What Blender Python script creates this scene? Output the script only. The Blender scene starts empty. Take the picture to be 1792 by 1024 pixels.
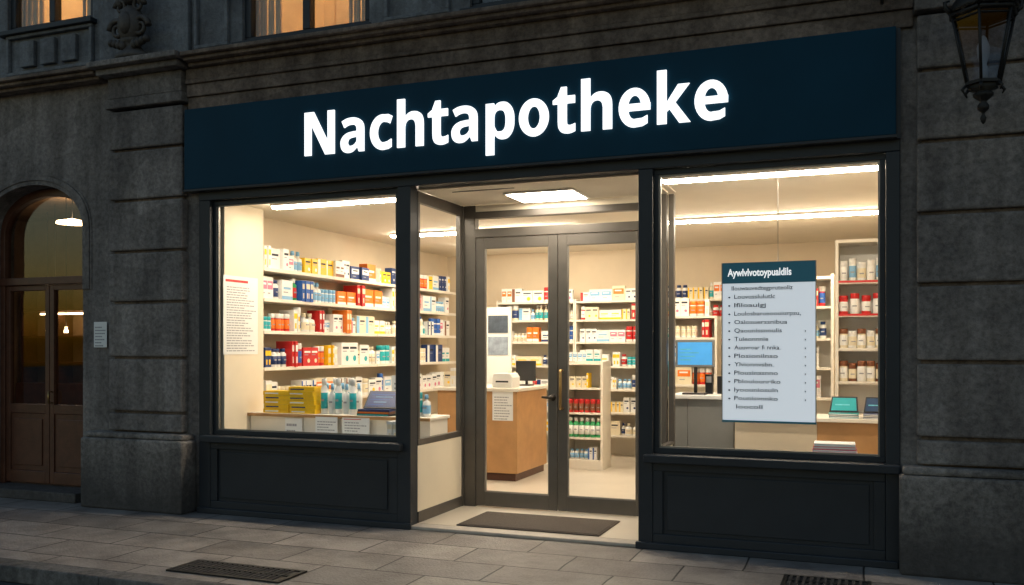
import bpy, math, random
from mathutils import Vector, Matrix
import bmesh
R=random.Random(11)
scene=bpy.context.scene
col=scene.collection

# ---------------------------------------------------------------- materials
def nd(nt,t,**k):
    n=nt.nodes.new(t)
    for a,b in k.items(): setattr(n,a,b)
    return n
def pmat(name,c,rough=.5,metal=0,var=0.,scale=4,bump=0.,bscale=60,em=0,emc=None,spec=.5,c2=None,rvar=0):
    m=bpy.data.materials.new(name); m.use_nodes=True
    nt=m.node_tree; b=nt.nodes["Principled BSDF"]
    b.inputs["Base Color"].default_value=(*c,1); b.inputs["Roughness"].default_value=rough
    b.inputs["Metallic"].default_value=metal; b.inputs["Specular IOR Level"].default_value=spec
    if em:
        b.inputs["Emission Color"].default_value=(*(emc or c),1); b.inputs["Emission Strength"].default_value=em
    tc=nd(nt,"ShaderNodeTexCoord")
    if var or c2:
        n=nd(nt,"ShaderNodeTexNoise"); n.inputs["Scale"].default_value=scale; n.inputs["Detail"].default_value=6; n.inputs["Roughness"].default_value=.6
        nt.links.new(tc.outputs["Object"],n.inputs["Vector"])
        r=nd(nt,"ShaderNodeValToRGB"); r.color_ramp.elements[0].position=.3; r.color_ramp.elements[1].position=.7
        a=tuple(max(0,x*(1-var)) for x in c); d=c2 or tuple(min(1,x*(1+var)) for x in c)
        r.color_ramp.elements[0].color=(*a,1); r.color_ramp.elements[1].color=(*d,1)
        nt.links.new(n.outputs["Fac"],r.inputs["Fac"]); nt.links.new(r.outputs["Color"],b.inputs["Base Color"])
        if rvar:
            mr=nd(nt,"ShaderNodeMapRange"); mr.inputs["To Min"].default_value=max(0,rough-rvar); mr.inputs["To Max"].default_value=min(1,rough+rvar)
            nt.links.new(n.outputs["Fac"],mr.inputs["Value"]); nt.links.new(mr.outputs["Result"],b.inputs["Roughness"])
    if bump:
        n2=nd(nt,"ShaderNodeTexNoise"); n2.inputs["Scale"].default_value=bscale; n2.inputs["Detail"].default_value=8
        nt.links.new(tc.outputs["Object"],n2.inputs["Vector"])
        bp=nd(nt,"ShaderNodeBump"); bp.inputs["Strength"].default_value=bump; bp.inputs["Distance"].default_value=.02
        nt.links.new(n2.outputs["Fac"],bp.inputs["Height"]); nt.links.new(bp.outputs["Normal"],b.inputs["Normal"])
    return m

def stone_mat(name,base,dark,grime=.9,grz=.9,pat=.45):
    m=bpy.data.materials.new(name); m.use_nodes=True
    nt=m.node_tree; b=nt.nodes["Principled BSDF"]; b.inputs["Roughness"].default_value=.85; b.inputs["Specular IOR Level"].default_value=.3
    g=nd(nt,"ShaderNodeNewGeometry")
    n1=nd(nt,"ShaderNodeTexNoise"); n1.inputs["Scale"].default_value=1.6; n1.inputs["Detail"].default_value=9; n1.inputs["Roughness"].default_value=.68
    n2=nd(nt,"ShaderNodeTexNoise"); n2.inputs["Scale"].default_value=22; n2.inputs["Detail"].default_value=9; n2.inputs["Roughness"].default_value=.78
    mp=nd(nt,"ShaderNodeMapping"); mp.inputs["Scale"].default_value=(5,5,.5)
    n3=nd(nt,"ShaderNodeTexNoise"); n3.inputs["Scale"].default_value=1.3; n3.inputs["Detail"].default_value=6
    for n in (n1,n2): nt.links.new(g.outputs["Position"],n.inputs["Vector"])
    nt.links.new(g.outputs["Position"],mp.inputs["Vector"]); nt.links.new(mp.outputs["Vector"],n3.inputs["Vector"])
    r=nd(nt,"ShaderNodeValToRGB"); r.color_ramp.elements[0].position=.36; r.color_ramp.elements[1].position=.62
    r.color_ramp.elements[0].color=(*dark,1); r.color_ramp.elements[1].color=(*base,1)
    nt.links.new(n1.outputs["Fac"],r.inputs["Fac"])
    mpv=nd(nt,"ShaderNodeMapping"); mpv.inputs["Scale"].default_value=(.9,.2,1.95)
    vo=nd(nt,"ShaderNodeTexVoronoi"); vo.inputs["Scale"].default_value=1.0
    nt.links.new(g.outputs["Position"],mpv.inputs["Vector"]); nt.links.new(mpv.outputs["Vector"],vo.inputs["Vector"])
    bw=nd(nt,"ShaderNodeRGBToBW"); nt.links.new(vo.outputs["Color"],bw.inputs[0])
    mrv=nd(nt,"ShaderNodeMapRange"); mrv.inputs["To Min"].default_value=.78; mrv.inputs["To Max"].default_value=1.18; nt.links.new(bw.outputs[0],mrv.inputs["Value"])
    mxv=nd(nt,"ShaderNodeVectorMath",operation='SCALE'); nt.links.new(r.outputs["Color"],mxv.inputs[0]); nt.links.new(mrv.outputs["Result"],mxv.inputs["Scale"])
    mx=nd(nt,"ShaderNodeMix",data_type='RGBA',blend_type='MULTIPLY'); mx.inputs[0].default_value=.85
    r2=nd(nt,"ShaderNodeValToRGB"); r2.color_ramp.elements[0].position=.38; r2.color_ramp.elements[1].position=.60
    r2.color_ramp.elements[0].color=(pat,pat,pat,1); r2.color_ramp.elements[1].color=(1,1,1,1)
    nt.links.new(n2.outputs["Fac"],r2.inputs["Fac"])
    nt.links.new(mxv.outputs[0],mx.inputs[6]); nt.links.new(r2.outputs["Color"],mx.inputs[7])
    mx2=nd(nt,"ShaderNodeMix",data_type='RGBA',blend_type='MULTIPLY'); mx2.inputs[0].default_value=.6
    r3=nd(nt,"ShaderNodeValToRGB"); r3.color_ramp.elements[0].position=.38; r3.color_ramp.elements[1].position=.6
    r3.color_ramp.elements[0].color=(.5,.48,.47,1); r3.color_ramp.elements[1].color=(1,1,1,1)
    nt.links.new(n3.outputs["Fac"],r3.inputs["Fac"])
    nt.links.new(mx.outputs[2],mx2.inputs[6]); nt.links.new(r3.outputs["Color"],mx2.inputs[7])
    sx=nd(nt,"ShaderNodeSeparateXYZ"); nt.links.new(g.outputs["Position"],sx.inputs[0])
    ad=nd(nt,"ShaderNodeMath",operation='MULTIPLY_ADD'); ad.inputs[1].default_value=-1.6
    nt.links.new(n1.outputs["Fac"],ad.inputs[0]); nt.links.new(sx.outputs["Z"],ad.inputs[2])
    mr=nd(nt,"ShaderNodeMapRange"); mr.inputs["From Min"].default_value=-.75; mr.inputs["From Max"].default_value=-.3+.1*grz
    mr.inputs["To Min"].default_value=grime; mr.inputs["To Max"].default_value=0
    nt.links.new(ad.outputs[0],mr.inputs["Value"])
    mx3=nd(nt,"ShaderNodeMix",data_type='RGBA'); mx3.inputs[7].default_value=(.045,.042,.041,1)
    nt.links.new(mr.outputs["Result"],mx3.inputs[0]); nt.links.new(mx2.outputs[2],mx3.inputs[6])
    nt.links.new(mx3.outputs[2],b.inputs["Base Color"])
    bp=nd(nt,"ShaderNodeBump"); bp.inputs["Strength"].default_value=.8; bp.inputs["Distance"].default_value=.025
    nt.links.new(n2.outputs["Fac"],bp.inputs["Height"]); nt.links.new(bp.outputs["Normal"],b.inputs["Normal"])
    return m

def glass_mat(name,base=.03,tint=(1,1,1)):
    m=bpy.data.materials.new(name); m.use_nodes=True
    nt=m.node_tree; nt.nodes.remove(nt.nodes["Principled BSDF"]); out=nt.nodes["Material Output"]
    t=nd(nt,"ShaderNodeBsdfTransparent"); t.inputs[0].default_value=(*tint,1)
    g=nd(nt,"ShaderNodeBsdfGlossy"); g.inputs["Roughness"].default_value=.02
    lw=nd(nt,"ShaderNodeLayerWeight"); lw.inputs[0].default_value=.5
    pw=nd(nt,"ShaderNodeMath",operation='POWER'); pw.inputs[1].default_value=4
    ml=nd(nt,"ShaderNodeMath",operation='MULTIPLY_ADD'); ml.inputs[1].default_value=.6; ml.inputs[2].default_value=base
    mx=nd(nt,"ShaderNodeMixShader")
    nt.links.new(lw.outputs["Facing"],pw.inputs[0]); nt.links.new(pw.outputs[0],ml.inputs[0]); nt.links.new(ml.outputs[0],mx.inputs[0])
    nt.links.new(t.outputs[0],mx.inputs[1]); nt.links.new(g.outputs[0],mx.inputs[2]); nt.links.new(mx.outputs[0],out.inputs[0])
    return m

def slab_mat():
    m=bpy.data.materials.new("pavement_slabs"); m.use_nodes=True
    nt=m.node_tree; b=nt.nodes["Principled BSDF"]
    g=nd(nt,"ShaderNodeNewGeometry")
    br=nd(nt,"ShaderNodeTexBrick"); br.inputs["Scale"].default_value=1
    br.inputs["Brick Width"].default_value=.82; br.inputs["Row Height"].default_value=.47; br.inputs["Mortar Size"].default_value=.008
    br.inputs["Color1"].default_value=(.36,.325,.295,1); br.inputs["Color2"].default_value=(.23,.21,.195,1); br.inputs["Mortar"].default_value=(.035,.032,.03,1)
    br.inputs["Mortar Smooth"].default_value=.3
    nw=nd(nt,"ShaderNodeTexNoise"); nw.inputs["Scale"].default_value=1.5
    nt.links.new(g.outputs["Position"],nw.inputs["Vector"])
    va=nd(nt,"ShaderNodeVectorMath",operation='MULTIPLY_ADD'); va.inputs[1].default_value=(.05,.05,0)
    nt.links.new(nw.outputs["Color"],va.inputs[0]); nt.links.new(g.outputs["Position"],va.inputs[2]); nt.links.new(va.outputs[0],br.inputs["Vector"])
    n=nd(nt,"ShaderNodeTexNoise"); n.inputs["Scale"].default_value=3; n.inputs["Detail"].default_value=10; n.inputs["Roughness"].default_value=.72
    nt.links.new(g.outputs["Position"],n.inputs["Vector"])
    r=nd(nt,"ShaderNodeValToRGB"); r.color_ramp.elements[0].position=.36; r.color_ramp.elements[1].position=.6
    r.color_ramp.elements[0].color=(.45,.43,.43,1); r.color_ramp.elements[1].color=(1,1,1,1)
    nt.links.new(n.outputs["Fac"],r.inputs["Fac"])
    mx=nd(nt,"ShaderNodeMix",data_type='RGBA',blend_type='MULTIPLY'); mx.inputs[0].default_value=.85
    nt.links.new(br.outputs["Color"],mx.inputs[6]); nt.links.new(r.outputs["Color"],mx.inputs[7]); nt.links.new(mx.outputs[2],b.inputs["Base Color"])
    mr=nd(nt,"ShaderNodeMapRange"); mr.inputs["To Min"].default_value=.3; mr.inputs["To Max"].default_value=.7
    nt.links.new(n.outputs["Fac"],mr.inputs["Value"]); nt.links.new(mr.outputs["Result"],b.inputs["Roughness"])
    n2=nd(nt,"ShaderNodeTexNoise"); n2.inputs["Scale"].default_value=45; n2.inputs["Detail"].default_value=6
    nt.links.new(g.outputs["Position"],n2.inputs["Vector"])
    ms=nd(nt,"ShaderNodeMath",operation='MULTIPLY_ADD'); ms.inputs[1].default_value=-1.2
    nt.links.new(br.outputs["Fac"],ms.inputs[0]); nt.links.new(n2.outputs["Fac"],ms.inputs[2])
    bp=nd(nt,"ShaderNodeBump"); bp.inputs["Strength"].default_value=.7; bp.inputs["Distance"].default_value=.014
    nt.links.new(ms.outputs[0],bp.inputs["Height"]); nt.links.new(bp.outputs["Normal"],b.inputs["Normal"])
    return m

STONE=stone_mat("grey_stone",(.37,.335,.31),(.22,.20,.19))
STONE2=stone_mat("brown_stone",(.32,.25,.20),(.18,.14,.115))
STONE3=stone_mat("plinth_granite",(.46,.42,.385),(.20,.185,.175),grime=.85,grz=2.6,pat=.35)
GREY=stone_mat("painted_render",(.27,.29,.31),(.18,.19,.205),pat=.65)
FRAME=pmat("frame_paint",(.024,.029,.036),.45,var=.12,scale=3,bump=.05,bscale=150,spec=.3)
FRAME2=pmat("door_aluminium",(.09,.08,.07),.4,.2,var=.1,scale=6)
EDGE=pmat("frame_edge",(.22,.21,.19),.4,.5)
BLUE=pmat("sign_blue",(.0025,.036,.066),.55,var=.12,scale=1.2,spec=.12)
LETTER=pmat("letter_light",(1,1,1),.4,em=1.3,emc=(.95,.98,1))
LSIDE=pmat("lamp_white",(1,1,1),.4,em=78,emc=(1,.86,.66))
LPANEL=pmat("panel_white",(1,1,1),.4,em=32,emc=(1,.88,.70))
CREAM=pmat("cream_wall",(.76,.67,.52),.7,var=.04,scale=2,bump=.05,bscale=80)
CEIL=pmat("ceiling_white",(.76,.70,.60),.8,var=.03,scale=3)
BEIGE=pmat("beige_wall",(.64,.54,.40),.75,var=.06,scale=1.5)
SHELF=pmat("shelf_white",(.78,.72,.62),.45,var=.03)
FLOOR=pmat("floor_tile",(.60,.54,.45),.3,var=.07,scale=2,bump=.02)
THRESH=pmat("threshold_stone",(.45,.4,.34),.6,var=.15,scale=8,bump=.1)
WOOD=pmat("counter_wood",(.47,.25,.10),.45,var=.14,scale=5)
WOODD=pmat("dark_wood",(.095,.036,.02),.4,var=.3,scale=9,bump=.1,bscale=40)
WHITE=pmat("white_plastic",(.8,.79,.76),.4,var=.02)
PAPER=pmat("paper",(.82,.82,.8),.8,var=.02)
BOARD=pmat("board_glow",(.8,.81,.82),.6,var=.02,em=.45,emc=(.86,.93,1))  # glow given to the board face, standing in for light passing through it
INK=pmat("ink",(.03,.035,.05),.8,var=.1)
INKG=pmat("grey_ink",(.35,.35,.37),.8,var=.1)
REDI=pmat("red_ink",(.55,.04,.04),.7,var=.1)
BLACK=pmat("black_plastic",(.015,.015,.018),.35,var=.2)
GREYP=pmat("grey_panel",(.21,.21,.20),.5,var=.08)
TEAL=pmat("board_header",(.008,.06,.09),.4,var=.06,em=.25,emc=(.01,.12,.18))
HEADW=pmat("heading_white",(.85,.85,.85),.5,em=.9)  # heading and header glow along with the board
BRASS=pmat("brass",(.45,.30,.13),.3,1,var=.1,scale=20)
DBRASS=pmat("dark_bronze",(.06,.05,.04),.35,.8,var=.1,scale=20)
STEEL=pmat("steel",(.4,.39,.37),.35,1,var=.1)
IRON=pmat("wrought_iron",(.02,.019,.018),.5,.5,var=.3,scale=15,bump=.25,bscale=50)
MAT=pmat("doormat_fibre",(.085,.068,.056),.95,var=.25,scale=60,bump=.7,bscale=220)
ORN=pmat("ornament_bronze",(.055,.047,.04),.6,.1,var=.4,scale=14,bump=.3,bscale=40)
SCREEN=pmat("screen_blue",(.05,.2,.4),.3,em=.75,emc=(.08,.38,.75),var=.3,scale=4)
SCREEN2=pmat("screen_dark",(.03,.05,.09),.25,em=.1,emc=(.1,.25,.5),var=.3)
SHEET=pmat("printed_sheet",(.26,.31,.38),.6,var=.35,scale=9)
SHEETD=pmat("printed_sheet_dark",(.06,.08,.11),.5,var=.35,scale=9)
CYAN=pmat("poster_cyan",(.15,.55,.65),.6,var=.3,scale=12)
ASPH=pmat("asphalt",(.05,.05,.052),.7,var=.25,scale=12,bump=.5,bscale=120)
KERB=stone_mat("kerb_granite",(.24,.23,.22),(.13,.125,.12),grime=0)
SLAB=slab_mat()
GLASS2=glass_mat("dim_glass",.05,(.9,.87,.82))
LGLASS=glass_mat("lantern_glass",.05,(.80,.86,.92))
WARM=pmat("warm_room",(.72,.56,.34),.8,var=.12,scale=2)
CURT=pmat("curtain_cloth",(.7,.55,.36),.9,var=.12,scale=6)
WLAMP=pmat("warm_lamp",(1,.8,.5),.4,em=80,emc=(1,.76,.46))
CLAMP=pmat("cafe_lamp",(1,.8,.5),.4,em=14,emc=(1,.70,.42))
BGLOW=pmat("blue_glow",(.3,.5,.9),.4,em=3,emc=(.3,.55,1))  # glow for the added block behind the arched door
BROWN=pmat("cafe_wall",(.24,.17,.11),.7,var=.3,scale=2)

# ---------------------------------------------------------------- builder
W={}
class B:
    def __init__(s): s.v=[];s.f=[];s.m=[];s.mats=[];s.sm=[]
    def mi(s,m):
        if m not in s.mats: s.mats.append(m)
        return s.mats.index(m)
    def box(s,x0,x1,y0,y1,z0,z1,mat):
        if x0>x1:x0,x1=x1,x0
        if y0>y1:y0,y1=y1,y0
        k=len(s.v); s.v+=[(x0,y0,z0),(x1,y0,z0),(x1,y1,z0),(x0,y1,z0),(x0,y0,z1),(x1,y0,z1),(x1,y1,z1),(x0,y1,z1)]
        for q in ((0,3,2,1),(4,5,6,7),(0,1,5,4),(1,2,6,5),(2,3,7,6),(3,0,4,7)):
            s.f.append(tuple(k+i for i in q)); s.m.append(s.mi(mat)); s.sm.append(False)
        return s
    def prism(s,poly,y0,y1,mat):
        k=len(s.v);n=len(poly)
        s.v+=[(a,y0,b) for a,b in poly]+[(a,y1,b) for a,b in poly]
        fs=[tuple(range(k,k+n)),tuple(range(k+2*n-1,k+n-1,-1))]+[(k+(i+1)%n,k+i,k+n+i,k+n+(i+1)%n) for i in range(n)]
        for q in fs: s.f.append(q); s.m.append(s.mi(mat)); s.sm.append(False)
        return s
    def lathe(s,prof,cx,cy,mat,n=16,cz=0,smooth=True,rot=0,sx=1,sy=1):
        k=len(s.v)
        for r,z in prof:
            for i in range(n):
                a=2*math.pi*i/n+rot; s.v.append((cx+r*math.cos(a)*sx,cy+r*math.sin(a)*sy,cz+z))
        for j in range(len(prof)-1):
            mt=mat[j] if isinstance(mat,list) else mat
            for i in range(n):
                s.f.append((k+j*n+i,k+j*n+(i+1)%n,k+(j+1)*n+(i+1)%n,k+(j+1)*n+i)); s.m.append(s.mi(mt)); s.sm.append(smooth)
        m0=mat[0] if isinstance(mat,list) else mat; m1=mat[-1] if isinstance(mat,list) else mat
        s.f.append(tuple(k+i for i in range(n-1,-1,-1))); s.m.append(s.mi(m0)); s.sm.append(False)
        s.f.append(tuple(k+(len(prof)-1)*n+i for i in range(n))); s.m.append(s.mi(m1)); s.sm.append(False)
        return s
    def path(s,pts,r,mat,n=8):
        pts=[Vector(p) for p in pts]; k=len(s.v); N=len(pts)
        rr=r if isinstance(r,list) else [r]*N
        for j,p in enumerate(pts):
            t=(pts[min(j+1,N-1)]-pts[max(j-1,0)]).normalized()
            u=t.orthogonal().normalized() if j==0 else (u-t*u.dot(t)).normalized()
            w=t.cross(u)
            for i in range(n):
                a=2*math.pi*i/n; q=p+(u*math.cos(a)+w*math.sin(a))*rr[j]; s.v.append(tuple(q))
        for j in range(N-1):
            for i in range(n):
                s.f.append((k+j*n+i,k+j*n+(i+1)%n,k+(j+1)*n+(i+1)%n,k+(j+1)*n+i)); s.m.append(s.mi(mat)); s.sm.append(True)
        s.f.append(tuple(k+i for i in range(n-1,-1,-1))); s.m.append(s.mi(mat)); s.sm.append(False)
        s.f.append(tuple(k+(N-1)*n+i for i in range(n))); s.m.append(s.mi(mat)); s.sm.append(False)
        return s
    def ball(s,c,rx,ry,rz,mat,n=12,h=8):
        prof=[(max(.001,math.sin(math.pi*j/h)),-math.cos(math.pi*j/h)*rz) for j in range(h+1)]
        return s.lathe(prof,c[0],c[1],mat,n,cz=c[2],sx=rx,sy=ry)
    def mesh(s,name,o=(0,0,0)):
        me=bpy.data.meshes.new(name)
        me.from_pydata([(a-o[0],b-o[1],c-o[2]) for a,b,c in s.v],[],s.f)
        for m in s.mats: me.materials.append(m)
        me.polygons.foreach_set("material_index",s.m); me.polygons.foreach_set("use_smooth",s.sm)
        bm=bmesh.new(); bm.from_mesh(me); bmesh.ops.recalc_face_normals(bm,faces=bm.faces); bm.to_mesh(me); bm.free()
        me.update(); return me
    def obj(s,name,parent=None,bevel=0,origin=None,**k):
        if origin is None:
            xs=[a[0] for a in s.v];ys=[a[1] for a in s.v];zs=[a[2] for a in s.v]
            origin=((min(xs)+max(xs))/2,(min(ys)+max(ys))/2,min(zs))
        o=bpy.data.objects.new(name,s.mesh(name,origin)); col.objects.link(o)
        attach(o,Vector(origin),parent)
        if bevel:
            md=o.modifiers.new("bevel",'BEVEL'); md.width=bevel; md.segments=2; md.limit_method='ANGLE'; md.angle_limit=math.radians(50)
        for a,b in k.items(): o[a]=b
        return o
def attach(o,world,parent):
    W[o.name]=Vector(world)
    if parent:
        o.parent=parent; o.location=Vector(world)-W[parent.name]
    else: o.location=world
def thing(name,loc,label,category,group=None):
    e=bpy.data.objects.new(name,None); col.objects.link(e); e.location=loc; e.empty_display_size=.2
    W[e.name]=Vector(loc); e["label"]=label; e["category"]=category
    if group: e["group"]=group
    return e

def text_mesh(name,s,mat,extrude=0.,offset=0.,line=1.2,spacing=1.0,res=6):
    cu=bpy.data.curves.new(name,'FONT'); cu.body=s; cu.extrude=extrude; cu.offset=offset; cu.space_line=line; cu.space_character=spacing; cu.resolution_u=res
    o=bpy.data.objects.new(name,cu); col.objects.link(o)
    dg=bpy.context.evaluated_depsgraph_get(); dg.update()
    me=bpy.data.meshes.new_from_object(o.evaluated_get(dg)); 
    bpy.data.objects.remove(o); me.materials.clear(); me.materials.append(mat); me.name=name
    return me
def text_obj(name,s,x,y,z,mat,width=None,cap=.1,extrude=.002,offset=0.,line=1.2,parent=None,spacing=1.0,res=6):
    me=text_mesh(name,s,mat,1.0,offset,line,spacing,res)
    N=text_mesh("tmp","N",mat,0,offset); ch=max(v.co.y for v in N.vertices)-min(v.co.y for v in N.vertices); b0=min(v.co.y for v in N.vertices)
    bpy.data.meshes.remove(N)
    x0=min(v.co.x for v in me.vertices); x1=max(v.co.x for v in me.vertices)
    sz=cap/ch; sx=width/(x1-x0) if width else sz
    for v in me.vertices:
        c=v.co.copy(); v.co=((c.x-x0)*sx, -c.z*extrude, (c.y-b0)*sz)
    o=bpy.data.objects.new(name,me); col.objects.link(o); attach(o,Vector((x,y,z)),parent)
    return o

# ---------------------------------------------------------------- ground
B().box(-70,70,-60,60,-.6,-.12,ASPH).obj("road",kind="structure")
B().box(-30,30,-2.12,.0,-.118,0,SLAB).obj("pavement",kind="structure")
kb=B()
x=-30
while x<30:
    kb.box(x,x+.994,-2.30,-2.124,-.118,.004,KERB); x+=1.0
kb.obj("kerb",bevel=.012,kind="structure")

def grate(x0,x1,y0,y1,label):
    b=B(); b.box(x0,x1,y0,y1,.001,.004,BLACK)
    b.box(x0,x1,y0,y0+.03,.004,.012,IRON); b.box(x0,x1,y1-.03,y1,.004,.012,IRON)
    b.box(x0,x0+.03,y0+.03,y1-.03,.004,.012,IRON); b.box(x1-.03,x1,y0+.03,y1-.03,.004,.012,IRON)
    n=int((x1-x0-.06)/.045)
    for i in range(n):
        a=x0+.04+i*.045; b.box(a,a+.022,y0+.03,y1-.03,.004,.012,STONE)
    b.box(x0+.03,x1-.03,(y0+y1)/2-.01,(y0+y1)/2+.01,.0045,.0135,IRON)
    b.obj("drain_grate",label=label,category="grate",group="iron grates in the pavement")
grate(-4.68,-3.72,-2.0,-1.66,"dark iron drain grate set in the pavement near the kerb")
grate(-.55,.02,-.84,-.52,"dark iron cellar grate in the pavement before the shop")

# ---------------------------------------------------------------- stone building
bd=thing("stone_building",(-3,0,0),"old grey stone town building with rusticated pilasters and cornice","building")
def arch(a,b,zs,rise,n=28):
    cx=(a+b)/2; r=(b-a)/2
    return [(cx-r*math.cos(math.pi*i/n),zs+rise*max(0,math.sin(math.pi*i/n))**.85) for i in range(n+1)]
AX0,AX1,AZ,AR=-8.98,-7.56,2.80,.52
poly=[(-14,0),(AX0,0)]+arch(AX0,AX1,AZ,AR)+[(AX1,0),(-6.07,0),(-6.07,4.3),(-14,4.3)]
b=B(); b.prism(poly,0,.38,STONE)
b.box(-6.07,.215,0.001,.38,3.15,4.3,STONE); b.box(.215,8,0,.38,0,4.3,STONE)
wins=[(-8.65,-7.45,4.98,7.0),(-5.58,-4.19,4.50,6.9),(-3.2,-1.85,4.50,6.9),(-.6,.75,4.5,6.9),(-11.6,-10.4,4.98,7.0)]
xs=sorted(wins); cur=-14
for (a,c,z0,z1) in xs:
    b.box(cur,a,.02,.36,4.3,8,GREY); b.box(a,c,.02,.36,4.3,z0,GREY); b.box(a,c,.02,.36,z1,8,GREY); cur=c
b.box(cur,8,.02,.36,4.3,8,GREY)
b.obj("wall",bd)
cx=(AX0+AX1)/2
b=B(); 
for g0,g1,yy in ((.0,.045,-.012),(.047,.10,-.022),(.102,.125,-.010)):
    b.prism([(AX0-g1,2.2)]+arch(AX0-g1,AX1+g1,AZ,AR+g1)+[(AX1+g1,2.2),(AX1+g0,2.2)]+arch(AX0-g0,AX1+g0,AZ,AR+g0)[::-1]+[(AX0-g0,2.2)],yy,-.002,STONE)
b.obj("arch_moulding",bd,bevel=.005)
def pilaster(x0,x1,y0,px0,px1):
    b=B(); zs=[.757,.955,1.495,2.045,2.55,3.06,3.565,3.97]
    for i in range(len(zs)-1):
        b.box(x0,x1,y0,-.003,zs[i]+.014,zs[i+1]-.014,STONE)
    b.box(x0+.03,x1-.03,y0+.045,-.002,.757,3.97,STONE2)
    b.obj("pilaster",bd,bevel=.016)
    b=B(); b.box(px0,px1,y0-.12,-.004,0,.70,STONE3); b.box(px0+.02,px1-.02,y0-.09,-.004,.702,.757,STONE3); b.obj("plinth",bd,bevel=.02)
    b=B(); b.box(x0-.02,x1+.02,y0-.03,-.003,3.985,4.08,STONE); b.box(x0,x1,y0-.01,-.003,4.085,4.295,STONE)
    b.box(x0-.05,x1+.05,y0-.12,-.003,4.30,4.36,STONE);b.box(x0-.09,x1+.09,y0-.2,-.003,4.363,4.42,STONE)
    b.obj("capital",bd,bevel=.01)
pilaster(-7.12,-6.2,-.1,-7.37,-6.10)
pilaster(.322,1.35,-.1,.205,1.5)
for x0,x1,y,z in ((-7.50,-7.372,-.05,.5),(-14,-9.05,-.06,.6),(1.502,8,-.06,.7)):
    B().box(x0,x1,y,-.002,0,z,STONE3).obj("base_course",bd,bevel=.01)
for x0,x1 in ((-14,-9.45),(1.37,8)):
    b=B(); zz=.7
    while zz<4.2:
        b.box(x0,x1,-.03,-.002,zz+.01,min(zz+.48,4.28),STONE); zz+=.5
    b.obj("rusticated_wall",bd,bevel=.012)
b=B()
for z0,z1,y in ((3.905,4.03,-.035),(4.032,4.15,-.06),(4.152,4.19,-.085),(4.192,4.298,-.07)):
    b.box(-6.18,.30,y,-.001,z0,z1,STONE2)
b.obj("architrave",bd,bevel=.008)
for a,c in ((-14,-7.215),(-6.1,.225),(1.445,8)):
    b=B(); b.box(a,c,-.13,-.001,4.30,4.335,STONE2); b.box(a,c,-.2,-.001,4.337,4.37,STONE2); b.box(a,c,-.25,-.001,4.372,4.41,STONE2); b.box(a,c,-.10,.019,4.412,4.45,GREY)
    b.obj("cornice",bd,bevel=.008)
b=B(); b.box(-7.3,-6.18,-.04,.018,4.425,8,GREY); b.obj("upper_pilaster",bd,bevel=.01)
def panel(x0,x1,z0,z1,t=.035,y=.0):
    b=B(); b.box(x0,x1,y-.03,y+.018,z0,z0+t,GREY);b.box(x0,x1,y-.03,y+.018,z1-t,z1,GREY);b.box(x0,x0+t,y-.03,y+.018,z0+t,z1-t,GREY);b.box(x1-t,x1,y-.03,y+.018,z0+t,z1-t,GREY)
    return b
b=panel(-8.62,-7.42,4.5,4.93)
for i in range(3):
    a=-8.42+i*.29; b.box(a,a+.2,-.028,.018,4.58,4.85,GREY)
b.obj("relief_panel",bd,bevel=.008)
panel(-6.12,-5.72,4.5,7.2).obj("relief_panel",bd,bevel=.008)
panel(-4.02,-3.38,4.5,7.2).obj("relief_panel",bd,bevel=.008)
for i,(a,c,z0,z1) in enumerate(wins):
    b=B(); f=.07
    b.box(a,c,.06,.14,z0,z0+f,FRAME); b.box(a,c,.06,.14,z1-f,z1,FRAME); b.box(a,a+f,.06,.14,z0+f,z1-f,FRAME); b.box(c-f,c,.06,.14,z0+f,z1-f,FRAME)
    m=(a+c)/2; b.box(m-.04,m+.04,.055,.145,z0+f,z1-f,FRAME); b.box(a+f,c-f,.07,.13,z0+1.45,z0+1.5,FRAME)
    w=b.obj("window",bd,bevel=.006)
    b=B(); b.box(a-.06,c+.06,-.07,.05,z0-.05,z0-.002,FRAME); b.obj("sill",w,bevel=.006)
    B().box(a+f,c-f,.1,.104,z0+f,z1-f,GLASS2).obj("pane",w)
    if i in (0,1,4):
        b=B(); rz=z1+.3
        b.box(a-.5,c+.5,2.2,2.25,z0-.3,rz,WARM); b.box(a-.55,a-.5,.37,2.25,z0-.3,rz,WARM); b.box(c+.5,c+.55,.37,2.25,z0-.3,rz,WARM)
        b.box(a-.5,c+.5,.37,2.2,rz,rz+.05,WARM); b.box(a-.5,c+.5,.37,2.2,z0-.35,z0-.3,WARM)
        for k in range(3): b.box(a-.3+k*.75,a+.2+k*.75,2.15,2.195,z0+.3,rz-.5,CURT)
        b.obj("lit_room",w)
        b=B(); b.lathe([(.05,.3),(.16,.0),(.14,-.02)],m,1.2,WLAMP,16,cz=rz-.5); b.obj("ceiling_lamp",w)
        b=B()
        for side in (a+.03,c-.32):
            for k in range(7):
                xx=side+k*.042; b.box(xx,xx+.03,.19+(k%2)*.02,.22+(k%2)*.02,z0+.02,z1-.02,CURT)
        b.obj("curtain",w,bevel=.008)
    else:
        b=B(); b.box(a,c,.3,.33,z0,z1,BLACK); b.obj("black_backing",w)  # black sheet standing in for the darkness of an unlit room

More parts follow.
